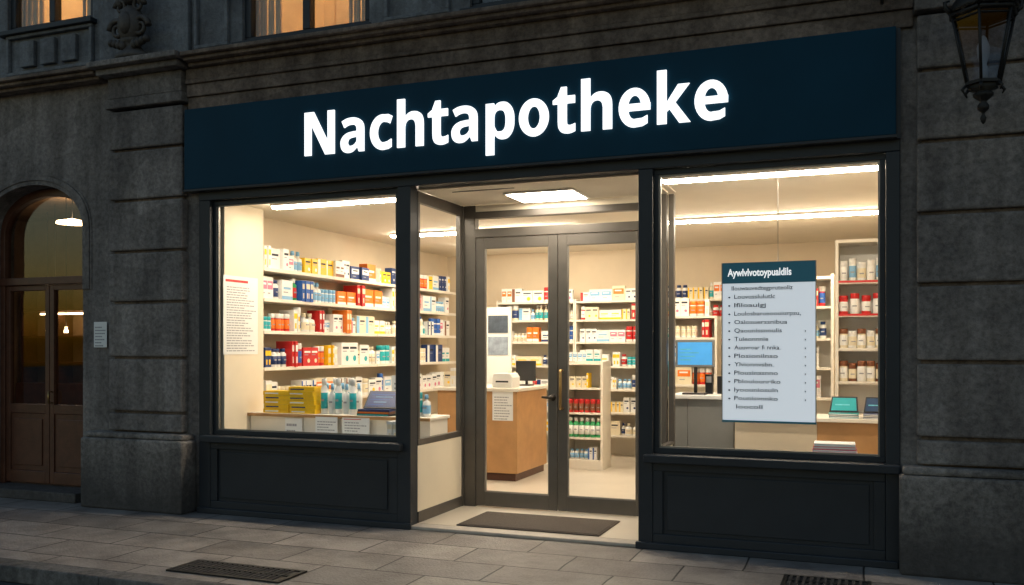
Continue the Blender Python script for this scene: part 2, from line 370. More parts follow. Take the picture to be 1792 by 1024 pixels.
# ornament on the capital
b=B(); ox,oy=-6.74,-.17
b.lathe([(.20,0),(.20,.05),(.13,.09),(.09,.13),(.12,.17),(.16,.2)],ox,oy,ORN,18,cz=4.42,sy=.6)
b.ball((ox,oy-.02,4.76),.15,.10,.2,ORN)
b.ball((ox,oy-.1,4.76),.075,.05,.11,ORN)
for sgn in (-1,1):
    sp=[]
    for k in range(26):
        a=k*.42; rr=.105-.0036*k
        sp.append((ox+sgn*(.14+rr*math.cos(a)),oy-.05,4.72+rr*math.sin(a)))
    b.path(sp,[.032-.0008*k for k in range(26)],ORN)
    sp=[(ox+sgn*(.11+(.075-.003*k)*math.cos(k*.45)),oy-.04,4.94+(.075-.003*k)*math.sin(k*.45)) for k in range(20)]
    b.path(sp,[.026-.0008*k for k in range(20)],ORN)
    for k in range(4): b.ball((ox+sgn*(.07+.05*k),oy-.05,4.56+.012*k),.035,.04,.055-.006*k,ORN,8,6)
for k in range(7):
    a=math.pi*k/6; b.ball((ox+.13*math.cos(a),oy-.03,5.0+.11*math.sin(a)),.04,.04,.07,ORN,8,6)
b.ball((ox,oy-.05,5.05),.08,.07,.1,ORN)
b.obj("carved_ornament",label="dark carved cartouche with scrolls standing on the capital",category="ornament")
b=B(); b.path([(.09,-.08,4.13),(.09,-.16,4.13),(.09,-.19,4.10),(.09,-.17,4.06),(.09,-.14,4.06)],.012,IRON); b.ball((.09,-.1,4.13),.03,.03,.03,IRON)
b.obj("iron_hook",label="small black iron hook on the stone architrave",category="hook")

# arched wooden door
y0=.2
ad=B(); fw=.065
ad.prism([(AX0,2.36),(AX0,AZ)]+arch(AX0,AX1,AZ,AR)[1:-1]+[(AX1,AZ),(AX1,2.36)]+[(AX1-fw,2.36)]+arch(AX0+fw,AX1-fw,AZ-.01,AR-fw-.01)[::-1]+[(AX0+fw,2.36)],y0,y0+.09,WOODD)
ad.box(AX0,AX1,y0-.02,y0+.1,2.28,2.36,WOODD)
ad.box(AX0,AX0+fw,y0,y0+.09,.1,2.28,WOODD); ad.box(AX1-fw,AX1,y0,y0+.09,.1,2.28,WOODD)
door=ad.obj("arched_door",bd,bevel=.006)
for a,c in ((AX0+fw+.004,cx-.004),(cx+.004,AX1-fw-.004)):
    b=B(); s=.06
    b.box(a,a+s,y0+.02,y0+.075,.12,2.275,WOODD); b.box(c-s,c,y0+.02,y0+.075,.12,2.275,WOODD)
    b.box(a+s,c-s,y0+.02,y0+.075,.12,.25,WOODD); b.box(a+s,c-s,y0+.02,y0+.075,2.22,2.275,WOODD); b.box(a+s,c-s,y0+.02,y0+.075,.88,.98,WOODD)
    b.box(a+s,c-s,y0+.035,y0+.065,.25,.88,WOODD); b.box(a+s+.05,c-s-.05,y0+.022,y0+.036,.31,.82,WOODD)
    b.obj("door_leaf",door,bevel=.005)
B().box(AX0+.13,AX1-.13,y0+.05,y0+.054,.98,2.22,GLASS2).obj("glass",door)
B().prism([(AX0+fw,2.36),(AX0+fw,AZ)]+arch(AX0+fw,AX1-fw,AZ-.01,AR-fw-.02)[1:-1]+[(AX1-fw,AZ),(AX1-fw,2.36)],y0+.05,y0+.054,GLASS2).obj("fanlight",door)
b=B(); b.path([(cx+.04,y0+.02,1.12),(cx+.04,y0-.03,1.12),(cx+.04,y0-.03,1.0),(cx+.04,y0+.02,1.0)],.009,BRASS); b.obj("handle",door)
B().box(AX0+.002,AX1-.002,-.10,.36,0.001,.10,STONE3).obj("door_step",bd,bevel=.01)
b=B()
b.box(-12.5,-7.1,3.6,3.7,0,3.7,BROWN); b.box(-12.6,-12.5,.38,3.7,0,3.7,BROWN); b.box(-7.1,-7.0,.38,3.7,0,3.7,BROWN); b.box(-12.5,-7.1,.38,3.6,3.6,3.7,BROWN); b.box(-12.5,-7.1,.38,3.6,.0,.05,WOODD)
b.obj("hallway_room",bd)
def pend(x,y,z,r,i,m=None):
    p=thing("pendant_lamp",(x,y,z),"small lit pendant lamp hanging behind the arched door","lamp","lit pendant lamps behind the arched door")
    B().lathe([(r,0),(r*.95,.03),(r*.3,.06),(.02,.07)],x,y,m or CLAMP,20,cz=z).obj("lamp_shade",p)
    B().path([(x,y,z+.07),(x,y,3.6)],.004,BLACK).obj("cord",p)
pend(-9.85,2.0,3.24,.2,0)
for (x,y,z,r) in ((-9.2,1.3,1.78,.025),(-10.6,2.4,1.62,.03),(-11.3,2.9,1.85,.03)): pend(x,y,z,r,1)
b=B(); b.box(-12.3,-9.3,3.2,3.58,0.05,1.05,WOODD)
for z in (1.35,1.75,2.15): b.box(-12.3,-9.3,3.3,3.58,z,z+.03,WOODD)
for i in range(5):
    xx=-12.3+2.97*i/4; b.box(xx,xx+.03,3.299,3.58,1.05,2.5,WOODD)
b.obj("back_bar",label="dark wooden bar cabinet behind the arched door",category="cabinet",bevel=.004)
for x0_,x1_,z_ in ((-11.9,-10.9,2.1),(-10.7,-9.8,1.7)):
    B().box(x0_,x1_,3.3,3.34,z_,z_+.025,CLAMP).obj("light_strip",label="warm lit strip under the bar cabinet shelf",category="light",group="lit strips on the bar cabinet")
B().box(-11.2,-10.5,1.4,1.45,2.96,3.0,CLAMP).obj("light_strip",label="warm lit strip hanging behind the arched door",category="light")
B().box(-10.35,-10.2,3.25,3.29,1.4,1.62,BGLOW).obj("blue_glow_block",label="small blue glowing block added on the bar cabinet",category="glow block")  # glowing block added in place of bluish reflections in the door glass

def paper_mesh(w,h,n,hdr=None,seed=0,fill_=.8,base=None):
    r=random.Random(seed); b=B(); b.box(-w/2,w/2,-.003,0,0,h,base or PAPER)
    z=h-.08*h
    if hdr: b.box(-w/2+.06*w,w/2-.3*w,-.0045,-.0032,z,z+.03*h,hdr)
    lh=(h*.84)/n
    for i in range(n):
        z=h*.88-(i+1)*lh; L=w*(.45+.4*r.random())*fill_/.8
        x=-w/2+.09*w
        while x<-w/2+.07*w+L:
            ww=w*r.uniform(.04,.13); b.box(x,min(x+ww,w/2-.06*w),-.0042,-.0031,z,z+lh*.38,INKG); x+=ww+w*.018
    return b
def paper(name,label,cat,x,y,z,w,h,n,rot=0,hdr=None,seed=0,group=None,tilt=0,base=None):
    o=paper_mesh(w,h,n,hdr,seed,base=base).obj(name,origin=(0,0,0),label=label,category=cat); o.location=(x,y,z); o.rotation_euler=(tilt,0,rot)
    if group:o["group"]=group
    return o
paper("wall_notice","small white notice fixed to the stone wall","notice",-7.30,-.024,1.6,.17,.26,7,seed=3)

# ---------------------------------------------------------------- sign with hand-drawn bold sans letters
sg=thing("shop_sign",(-3,0,3.12),"long dark blue fascia sign with glowing white letters","sign")
b=B(); b.box(-6.17,.185,-.1,-.004,3.125,3.90,BLUE); b.obj("board",sg,bevel=.006)
b=B(); b.box(-6.175,.19,-.106,-.002,3.105,3.124,FRAME); b.box(.186,.215,-.05,-.002,3.105,3.9,FRAME); b.obj("trim",sg)
def cr(pts,n=5):
    out=[]
    for i in range(len(pts)-1):
        p0=pts[max(i-1,0)];p1=pts[i];p2=pts[i+1];p3=pts[min(i+2,len(pts)-1)]
        for k in range(n):
            t=k/n
            out.append(tuple(.5*((2*p1[j])+(-p0[j]+p2[j])*t+(2*p0[j]-5*p1[j]+4*p2[j]-p3[j])*t*t+(-p0[j]+3*p1[j]-3*p2[j]+p3[j])*t**3) for j in (0,1)))
    return out+[pts[-1]]
def ell(cx_,cy_,rx,ry,a0,a1,n=24):
    return [(cx_+rx*math.cos(math.radians(a0+(a1-a0)*i/n)),cy_+ry*math.sin(math.radians(a0+(a1-a0)*i/n))) for i in range(n+1)]
def strip_poly(o,i): return o+i[::-1]
def glyph(ch):
    if ch=="N": return [[(88,0),(232,0),(232,500),(527,0),(725,0),(725,714),(581,714),(581,214),(286,714),(88,714)]],813
    if ch=="o": return [strip_poly(ell(309,273,262,284,-90,90),ell(309,273,108,166,-90,90)),strip_poly(ell(309,273,262,284,90,270),ell(309,273,108,166,90,270))],619
    if ch=="e": return [strip_poly(ell(304,273,256,284,0,280)+[(430,0),(514,38)],ell(306,278,108,170,0,280)+[(430,116),(514,152)]),[(170,228),(560,228),(560,330),(170,330)]],590
    if ch=="c": return [strip_poly([(492,520),(420,552)]+ell(302,273,256,284,80,280)+[(410,0),(474,30)],[(444,402),(390,428)]+ell(318,273,118,166,80,280)+[(400,120),(474,156)])],514
    if ch=="h":
        o=cr([(215,440),(262,508),(325,545),(400,557),(485,543),(552,500),(586,430),(594,350)]);i=cr([(215,240),(229,320),(246,382),(288,424),(345,436),(395,420),(428,382),(442,320)])
        return [[(78,0),(230,0),(230,765),(78,765)],strip_poly(o+[(594,0)],i+[(442,0)])],657
    if ch=="t":
        return [[(112,170),(264,170),(264,680),(168,680),(112,560)],[(24,434),(404,434),(404,546),(112,546),(24,490)],strip_poly(cr([(112,172),(122,82),(170,15),(255,-10),(335,-6),(408,18)]),cr([(264,182),(268,142),(285,118),(320,110),(362,116),(408,132)]))],434
    if ch=="p":
        o=cr([(215,440),(250,504),(305,545),(378,557),(470,540),(545,470),(585,372),(592,273),(585,172),(545,75),(470,6),(380,-10),(308,5),(255,45),(215,95)])
        i=cr([(215,300),(234,368),(262,415),(298,434),(338,437),(385,425),(418,390),(436,335),(440,273),(436,205),(418,150),(385,118),(335,110),(275,124),(215,230)])
        return [[(78,-240),(230,-240),(230,546),(104,546),(78,546)],strip_poly(o,i)],633
    if ch=="k": return [[(78,0),(230,0),(230,765),(78,765)],[(222,290),(412,546),(592,546),(368,296),(606,0),(428,0),(272,206),(222,165)]],620
    if ch=="a":
        o=cr([(66,506),(165,545),(280,558),(390,542),(472,496),(516,430),(526,350)]);i=cr([(118,402),(190,434),(262,446),(322,438),(358,416),(374,385),(376,350)])
        o2=cr([(376,334),(300,330),(190,314),(105,272),(56,215),(40,155),(55,70),(110,10),(190,-10),(270,0),(330,35),(380,80)]);i2=cr([(376,242),(330,240),(262,232),(215,214),(195,187),(188,160),(198,125),(225,103),(262,100),(310,112),(350,140),(380,180)])
        return [strip_poly(o+[(526,0)],i+[(392,180),(392,0)]) if False else strip_poly(o,i),[(376,352),(526,352),(526,0),(420,0),(388,78),(376,90)],strip_poly(o2,i2)],604
adv=0; sxl=3.785/7640; szl=.392/714
lt=B(); cnt=0
for ch in "Nachtapotheke":
    gs,a_=glyph(ch)
    for g_ in gs:
        d_=-.121-.0007*(cnt%3); cnt+=1
        lt.prism([(-4.785+(adv+px-88)*sxl,3.342+pz*szl) for px,pz in g_],d_,-.108,LETTER)
    adv+=a_
lt.obj("lettering",sg)
mnt=B()
for xx in (-4.5,-3.9,-3.3,-2.7,-2.1,-1.5,-1.15): pass

# ---------------------------------------------------------------- shopfront
sf=thing("storefront",(-3,0,0),"dark blue grey metal shopfront with two display windows and recessed entrance","shopfront")
b=B()
b.box(-6.06,-5.93,-.02,.12,0,3.02,FRAME); b.box(-3.886,-3.755,-.02,.12,0,3.02,FRAME); b.box(-1.713,-1.597,-.02,.12,0,3.02,FRAME); b.box(.117,.213,-.02,.12,0,3.02,FRAME)
b.box(-6.06,.213,-.022,.12,3.021,3.148,FRAME)
b.obj("post_frame",sf,bevel=.006)
def window(x0,x1):
    b=B()
    b.box(x0,x1,.03,.085,.756,.80,FRAME); b.box(x0,x1,.03,.085,2.975,3.019,FRAME); b.box(x0+.001,x0+.04,.03,.085,.80,2.975,FRAME); b.box(x1-.04,x1-.001,.03,.085,.80,2.975,FRAME)
    w=b.obj("display_window",sf,bevel=.004)
    b=B(); a,c=x0+.04,x1-.04
    b.box(a,c,.045,.07,.80,.812,EDGE);b.box(a,c,.045,.07,2.963,2.975,EDGE);b.box(a,a+.012,.045,.07,.812,2.963,EDGE);b.box(c-.012,c,.045,.07,.812,2.963,EDGE)
    b.obj("glazing_bead",w)
    b=B(); b.box(x0-.06,x1+.06 if x1<0 else x1+.095,-.10,.1,.69,.754,FRAME); b.obj("sill",w,bevel=.01)
    b=B(); b.box(x0+.001,x1-.001,.01,.1,.0,.69,FRAME)
    b.box(x0+.001,x1-.001,-.015,.01,.0,.12,FRAME); b.box(x0+.001,x1-.001,-.015,.01,.62,.69,FRAME); b.box(x0+.001,x0+.08,-.015,.01,.12,.62,FRAME); b.box(x1-.08,x1-.001,-.015,.01,.12,.62,FRAME)
    b.box(x0+.11,x1-.11,-.002,.01,.15,.59,FRAME)
    b.obj("stall_riser",sf,bevel=.006)
window(-5.93,-3.886); window(-1.597,.117)
for a,c in ((-6.06,-3.74),(-1.73,.203)): B().box(a,c,-.055,-.021,0,.055,FRAME).obj("bottom_rail",sf,bevel=.008)
def partition(x0,x1,slim):
    b=B()
    if slim:
        b.box(x0,x1,.121,1.10,.72,.745,FRAME2); b.box(x0,x1,1.10,1.169,.03,3.0,FRAME2)
    else:
        b.box(x0,x1,.121,1.06,.72,.775,FRAME2); b.box(x0,x1,.121,1.06,2.9,3.0,FRAME2); b.box(x0-.012,x1+.012,1.06,1.17,.03,3.0,FRAME2); b.box(x0,x1,.121,.16,.775,2.9,FRAME2); b.box(x0,x1,1.025,1.06,.775,2.9,FRAME2)
    w=b.obj("side_partition",sf,bevel=.004)
    b=B(); b.box(x0+.004,x1-.004,.121,1.06,.13,.72,CREAM); b.obj("cream_panel",w); B().box(x0,x1+.004,.121,1.06,.03,.13,FRAME2).obj("skirting",w,bevel=.003)
partition(-3.80,-3.75,False); partition(-1.70,-1.65,True)
b=B(); b.box(-3.735,-3.615,1.08,1.17,.03,3.0,FRAME2); b.box(-1.905,-1.715,1.08,1.17,.03,3.0,FRAME2)
b.box(-3.615,-1.905,1.08,1.17,2.68,2.765,FRAME2); b.box(-3.615,-1.905,1.08,1.17,2.87,2.935,FRAME2); b.box(-3.615,-1.905,1.09,1.16,2.935,3.0,CREAM)
df=b.obj("door_frame",sf,bevel=.004)
for i,(a,c) in enumerate(((-3.61,-2.764),(-2.756,-1.91))):
    b=B(); s=.088
    b.box(a,a+s,1.09,1.14,.04,2.675,FRAME2);b.box(c-s,c,1.09,1.14,.04,2.675,FRAME2);b.box(a+s,c-s,1.09,1.14,.04,.18,FRAME2);b.box(a+s,c-s,1.09,1.14,2.57,2.675,FRAME2)
    d=b.obj("door",sf,bevel=.004)
    b=B(); b.box(a+s,a+s+.01,1.1,1.13,.18,2.57,EDGE); b.box(c-s-.01,c-s,1.1,1.13,.18,2.57,EDGE); b.box(a+s+.01,c-s-.01,1.1,1.13,.18,.19,EDGE); b.obj("glazing_bead",d)
    if i==1:
        b=B(); b.path([(-2.715,1.09,1.02),(-2.715,1.03,1.02),(-2.715,1.03,1.04),(-2.715,1.03,1.36),(-2.715,1.03,1.38),(-2.715,1.09,1.38)],.014,BRASS,10); b.obj("handle",d)
    else:
        b=B(); b.path([(-2.81,1.09,1.12),(-2.81,1.04,1.12),(-2.82,1.03,1.12),(-2.90,1.03,1.125)],[.022,.018,.016,.011],DBRASS,10); b.ball((-2.81,1.085,1.12),.032,.012,.032,DBRASS); b.ball((-2.81,1.04,1.12),.026,.02,.026,DBRASS)
        b.obj("handle",d)
b=B(); b.box(-3.755,-1.715,-.03,.118,.001,.03,THRESH); b.obj("threshold",sf,bevel=.006)
b=B(); b.box(-3.75,-1.70,.121,1.078,3.004,3.019,CEIL); b.box(-3.5,-2.9,.3,.31,2.998,3.0035,GREYP)
b.obj("porch_ceiling",sf)
b=B(); b.box(-3.08,-2.42,.50,1.0,2.985,3.0,WHITE); b.box(-3.06,-2.44,.52,.98,2.98,2.9845,LPANEL)
b.obj("ceiling_panel_light",label="square lit ceiling panel above the entrance doors",category="light")
b=B(); b.box(-3.38,-2.08,.13,.82,.0305,.042,MAT); b.box(-3.36,-2.10,.15,.80,.042,.047,MAT); b.obj("doormat",label="dark brown fibre doormat before the glass doors",category="doormat",bevel=.003)

# ---------------------------------------------------------------- shop room
rm=thing("shop_room",(-3,3,0),"bright cream pharmacy sales room behind the shopfront","room")
XL,XR,YB=-6.2,.26,5.9
B().box(XL,XR,.121,YB,-.02,.03,FLOOR).obj("floor",rm)
b=B(); b.box(XL,-3.803,.121,YB,3.03,3.1,CEIL); b.box(-3.803,-1.647,1.171,YB,3.03,3.1,CEIL); b.box(-1.647,XR,.121,YB,3.03,3.1,CEIL); b.box(-3.803,-1.647,.121,1.171,3.02,3.1,CEIL); b.obj("ceiling",rm)
B().box(XL-.1,XL,.121,YB,0,3.1,BEIGE).box(XL,-5.87,.121,.74,.03,3.03,CREAM).obj("side_wall",rm)
B().box(XR,XR+.1,.121,YB,0,3.1,BEIGE).obj("side_wall",rm)
B().box(XL-.1,XR+.1,YB,YB+.1,0,3.1,BEIGE).obj("back_wall",rm)
def strip(x0,x1,y,w=.1):
    f=thing("ceiling_light",((x0+x1)/2,y,3.03),"long lit strip lamp on the shop ceiling","light","strip lights on the shop ceiling")
    B().box(x0,x1,y-w/2-.015,y+w/2+.015,3.005,3.0295,WHITE).obj("housing",f)
    B().box(x0+.01,x1-.01,y-w/2,y+w/2,2.985,3.0045,LSIDE).obj("tube",f)
strip(-5.55,-3.86,.47,.085); strip(-1.62,.2,.47,.085); strip(-5.6,-3.2,3.0); strip(-2.2,.15,3.0); strip(-5.3,-3.0,4.45,.07)  # last strip is added out of sight to brighten the back of the shop
for a,c,y1,z0,z1 in ((-5.868,-3.803,.92,.69,.745),(-1.645,.258,.6,.66,.725)): B().box(a,c,.121,y1,z0,z1,SHELF).obj("window_ledge",rm,bevel=.004)

# ---------------------------------------------------------------- products
PAL={"white":(.82,.81,.78),"red":(.55,.02,.02),"blue":(.025,.11,.42),"navy":(.015,.04,.15),"yellow":(.92,.56,.01),"orange":(.8,.19,.015),"teal":(.015,.37,.41),"green":(.03,.32,.11),"cream":(.78,.69,.5),"sky":(.22,.46,.7),"brown":(.2,.07,.03),"pink":(.65,.2,.3)}
PM={k:pmat("pack_"+k,v,.42,var=.05,scale=30) for k,v in PAL.items()}
def vbox(rr,c1,c2,w,h,d,style):
    b=B(); A=PM[c1]; C=PM[c2]; b.box(-w/2,w/2,-d/2,d/2,0,h,A); e=-d/2
    if style==0:
        b.box(-w/2+.08*w,w/2-.08*w,e-.0015,e-.0002,h*.45,h*.82,C)
        b.box(-w*.3,w*.25,e-.0026,e-.0016,h*.64,h*.73,PAPER if c2 not in("white","cream") else INK); b.box(-w*.3,w*.05,e-.0015,e-.0002,h*.25,h*.30,INKG)
    elif style==1:
        b.box(-w/2+.0005,w/2-.0005,e-.0015,e-.0002,h*.02,h*.22,C); b.box(-w*.36,w*.3,e-.0015,e-.0002,h*.55,h*.66,C); b.box(-w*.36,w*.05,e-.0015,e-.0002,h*.38,h*.43,INKG)
    elif style==2:
        b.box(-w/2+.0005,w/2-.0005,e-.0015,e-.0002,h*.80,h*.98,C); b.box(-w*.2,w*.2,e-.0015,e-.0002,h*.32,h*.5,C); b.box(-w*.38,w*.38,e-.0015,e-.0002,h*.12,h*.17,INKG)
    elif style==3:
        b.box(-w/2+.0005,-w*.2,e-.0015,e-.0002,h*.02,h*.98,C); b.box(-w*.12,w*.36,e-.0015,e-.0002,h*.66,h*.76,INK); b.box(-w*.12,w*.25,e-.0015,e-.0002,h*.5,h*.54,INKG)
    else:
        b.box(-w*.36,w*.36,e-.0015,e-.0002,h*.72,h*.82,INK if c1 in("white","cream","yellow") else PAPER); b.box(-w*.36,w*.1,e-.0015,e-.0002,h*.6,h*.64,INKG)
        b.prism([(min(w,h)*.17*math.cos(q*math.pi/5)+w*.15,h*.3+min(w,h)*.17*math.sin(q*math.pi/5)) for q in range(10)],e-.0015,e-.0002,C)
    b.box(-w/2+.002,w/2-.002,-d/2+.002,d/2-.002,h,h+.0015,A)
    return b
def vbottle(c1,c2,r,h,style,cap=None):
    b=B(); A=PM[c1];C=PM[c2];K=PM[cap] if cap else (PM["white"] if c1!="white" else C)
    if style==0:
        b.lathe([(r*.92,0),(r,.006),(r,h*.15),(r*1.012,h*.151),(r*1.012,h*.6),(r,h*.601),(r,h*.72),(r*.62,h*.8),(r*.62,h*.82),(r*.72,h*.82),(r*.72,h*.99),(r*.66,h)],0,0,[A,A,C,C,C,A,A,A,K,K,K],14)
    elif style==1:
        b.lathe([(r*.95,0),(r,.005),(r,h*.15),(r*1.01,h*.16),(r*1.01,h*.66),(r,h*.67),(r*.95,h*.74),(r*1.0,h*.75),(r*1.0,h*.97),(r*.93,h)],0,0,[A,A,A,C,C,A,K,K,K],16)
    else:
        b.lathe([(r*.9,0),(r,.005),(r,h*.12),(r*1.01,h*.13),(r*1.01,h*.5),(r,h*.51),(r*.9,h*.66),(r*.35,h*.72),(r*.35,h*.8),(r*.5,h*.8),(r*.42,h)],0,0,[A,A,A,C,C,A,A,A,K,K],14)
    b.box(-r*.5,r*.5,-r*1.03,-r*.9,h*.36,h*.42,INKG)
    return b
def vbook(c1,c2,w,h):
    b=B(); b.box(-w/2,w/2,-.07,.07,0,h,PM[c1]); b.box(-w/2+.002,w/2-.002,-.0715,-.0702,h*.6,h*.85,PM[c2]); b.box(-w/2+.002,w/2-.002,-.068,.068,h,h+.001,PAPER); b.box(-w*.2,w*.2,-.0715,-.0702,h*.15,h*.4,PM[c2])
    return b
LIB=[]
def add(kind,b,w,h,c,label,cat): LIB.append(dict(kind=kind,me=b.mesh(kind,(0,0,0)),w=w,h=h,c=c,label=label,cat=cat))
for i in range(90):
    c1=R.choice(["white"]*9+["cream","cream","red","red","blue","navy","navy","yellow","yellow","orange","orange","teal","sky"]); c2=R.choice([n for n in ["red","blue","navy","teal","orange","yellow","sky","pink","brown"] if n!=c1] if c1 in("white","cream") else ["white","white","cream"])
    w=R.uniform(.045,.17);h=R.uniform(.08,.2);d=R.uniform(.05,.1)
    add("medicine_box",vbox(R,c1,c2,w,h,d,R.randrange(5)),w,h,c1,f"{c1} medicine box with {c2} print on a shelf","box")
for i in range(34):
    c1=R.choice(["white"]*9+["cream","teal","orange","red","sky","green","brown"]); c2=R.choice([n for n in ["white","red","blue","teal","cream","orange","sky","navy"] if n!=c1])
    r=R.uniform(.024,.045);h=R.uniform(.11,.2)
    add("medicine_bottle",vbottle(c1,c2,r,h,R.randrange(3)),2*r,h,c1,f"{c1} medicine bottle with {c2} label on a shelf","bottle")
for i in range(22):
    c1=R.choice(["red","red","orange","blue","navy","navy","teal","white","white","white","brown","yellow"]); c2=R.choice([n for n in ["white","cream","yellow"] if n!=c1])
    w=R.uniform(.02,.05);h=R.uniform(.14,.2)
    add("booklet",vbook(c1,c2,w,h),w,h,c1,f"upright {c1} booklet with {c2} spine label","booklet")
def put(it,x,y,z,rot,group="packages on the pharmacy shelves",sc=1):
    o=bpy.data.objects.new(it["kind"],it["me"]); col.objects.link(o); o.location=(x,y,z); o.rotation_euler=(0,0,rot); o.scale=(sc,sc,sc)
    o["label"]=it["label"]; o["category"]=it["cat"]; o["group"]=group
    return o
def fill(p0,d,L,z,rot,maxh,kinds=None,cols=None,gapp=.08,minh=.06,sc=1.,seq=None,nmax=4):
    s=.03
    while s<L-.03:
        s1=sc*R.uniform(.88,1.08) if sc>1 else sc
        base=[i for i in LIB if minh<i["h"]*s1<maxh and (kinds is None or i["kind"] in kinds)]
        cc=seq(s) if seq else cols
        if cc and R.random()<.14: cc=None
        c=[i for i in base if cc is None or i["c"] in cc] or base
        it=R.choice(c); w=it["w"]*s1; n=R.randint(1,nmax) if w<.08 else R.randint(1,2)
        for k in range(n):
            if s+w>L-.02: s+=.2; break
            q=s+w/2; dy=R.uniform(-.02,.02)
            put(it,p0[0]+d[0]*q-d[1]*dy,p0[1]+d[1]*q+d[0]*dy,z,rot+R.uniform(-.08,.08),sc=s1); s+=w+R.uniform(.001,.007)
        if R.random()<gapp*2: s+=R.uniform(.02,.07)

rows=[2.43,2.11,1.77,1.385,1.0]
for (ya,yb) in ((.745,3.1),(3.105,5.5)):
    u=thing("wall_shelf",(-6.03,ya,.1),"white wall shelving full of colourful packages","shelf","white shelving units in the pharmacy")
    b=B(); b.box(-6.198,-6.18,ya,yb,.1,2.45,BEIGE); b.obj("back_panel",u)
    for z in rows+[.6,.25]:
        b=B(); b.box(-6.179,-5.87,ya,yb,z-.028,z,SHELF); b.box(-5.869,-5.862,ya,yb,z-.03,z+.006,SHELF); b.obj("shelf",u,bevel=.002)
seqs=[lambda s:["white","sky"] if s<.75 else ["yellow"] if s<1.15 else ["white","blue","navy"] if s<1.8 else ["orange","red"] if s<2.3 else ["white","yellow"] if s<3 else ["white","red"],
      lambda s:["white"] if s<.5 else ["teal","green"] if s<.75 else ["yellow","white"] if s<1.3 else ["orange","red"] if s<2.2 else ["white"] if s<2.9 else ["white","sky","red"],
      lambda s:["red","white","sky","navy"] if s<.5 else ["white","teal"] if s<1.4 else ["orange","brown"] if s<1.7 else ["white","cream"] if s<2.8 else ["white","navy","blue"],
      lambda s:["navy","red"] if s<.4 else ["red"] if s<.8 else ["sky","teal","red"] if s<1.2 else ["yellow","orange","white"] if s<1.9 else ["white","navy","blue"],
      lambda s:["white"] if s<.5 else ["white","cream","blue"]]
for i,z in enumerate(rows):
    hm=[.25,.275,.29,.34,.33][i]
    fill((-5.96,.75),(0,1),4.7 if i<4 else 4.6,z+.001,math.pi/2,hm,minh=.14,sc=1.38,seq=seqs[i],gapp=.02)
brow=[.34,.67,1.0,1.33,1.68,2.0,2.27]
for k in range(4):
    a=-5.2+k*1.23; c=a+1.225
    u=thing("back_shelf",(a+.6,5.7,.03),"white back wall shelving stocked with packages","shelf","white shelving units in the pharmacy")
    b=B(); b.box(a,c,5.87,5.898,.03,2.3,SHELF); b.obj("back_panel",u)
    for q in (a,c-.02): B().box(q,q+.02,5.5,5.869,.03,2.3,SHELF).obj("upright",u)
    for z in brow: B().box(a+.021,c-.021,5.5,5.868,z-.028,z,SHELF).obj("shelf",u,bevel=.002)
for i,z in enumerate(brow):
    for k in range(3):
        if k==2 and i<2: continue
        fill((-5.17+k*1.23,5.62),(1,0),1.17,z+.001,0,.235,cols=["white","white","cream"] if i!=4 else ["white","cream","orange","red"],gapp=.02,minh=.12,sc=1.2)
gx0,gx1,gy0,gy1=-3.68,-3.16,4.1,4.5
u=thing("shelf_stand",(-3.4,4.3,.03),"low cream shelf stand with red and green products","shelf")
b=B(); b.box(gx0,gx0+.03,gy0,gy1,.03,1.42,SHELF); b.box(gx1-.03,gx1,gy0,gy1,.03,1.42,SHELF); b.box(gx0+.03,gx1-.03,gy1-.02,gy1,.03,1.42,SHELF); b.box(gx0+.03,gx1-.03,gy0+.01,gy1-.02,.03,.15,SHELF); b.obj("body",u,bevel=.004)
for z in (.44,.76,1.08,1.4): B().box(gx0+.03,gx1-.03,gy0,gy1-.021,z-.025,z,SHELF).obj("shelf",u)
gb=dict(kind="medicine_bottle",me=vbottle("green","white",.036,.25,0).mesh("medicine_bottle"),label="green medicine bottle with white label on the low stand",cat="bottle")
rb=dict(kind="medicine_bottle",me=vbottle("red","brown",.034,.17,1,"red").mesh("medicine_bottle"),label="red medicine bottle with dark label on the low stand",cat="bottle")
for i in range(6):
    put(gb,gx0+.07+i*.076,gy0+.07,.441,0); put(rb,gx0+.07+i*.076,gy0+.07,.761,0)
fill((gx0+.03,gy0+.1),(1,0),.46,1.081,0,.25,cols=["white","cream"]); fill((gx0,gy0+.12),(1,0),.5,1.421,0,.2,cols=["teal","white"])
fill((gx0+.03,gy0+.1),(1,0),.46,.151,0,.22,cols=["green","white"])
# service counter
ct=thing("service_counter",(-4.3,3.3,.03),"light brown wooden service counter with pale top","counter")
b=B(); b.box(-4.85,-3.82,2.77,3.83,.12,1.08,WOOD); b.obj("body",ct,bevel=.006); B().box(-4.83,-3.85,2.80,3.80,.03,.12,WOODD).obj("kickboard",ct); B().box(-4.89,-3.79,2.73,3.87,1.082,1.122,SHELF).obj("worktop",ct,bevel=.006)
paper("counter_notice","white printed notice taped to the wooden counter","notice",-4.0,2.768,.74,.26,.34,9,seed=5)
def device_printer(x,y,z):
    p=thing("label_printer",(x,y,z),"small white printer on the service counter","printer")
    b=B(); b.prism([(x-.13,z),(x+.13,z),(x+.13,z+.12),(x+.10,z+.17),(x-.10,z+.17),(x-.13,z+.12)],y-.13,y+.13,WHITE); b.obj("body",p,bevel=.01)
    B().box(x-.08,x+.08,y-.133,y-.1305,z+.06,z+.08,BLACK).obj("slot",p); B().box(x-.06,x+.06,y-.18,y-.134,z+.055,z+.058,PAPER).obj("receipt",p)
device_printer(-4.05,3.0,1.123)
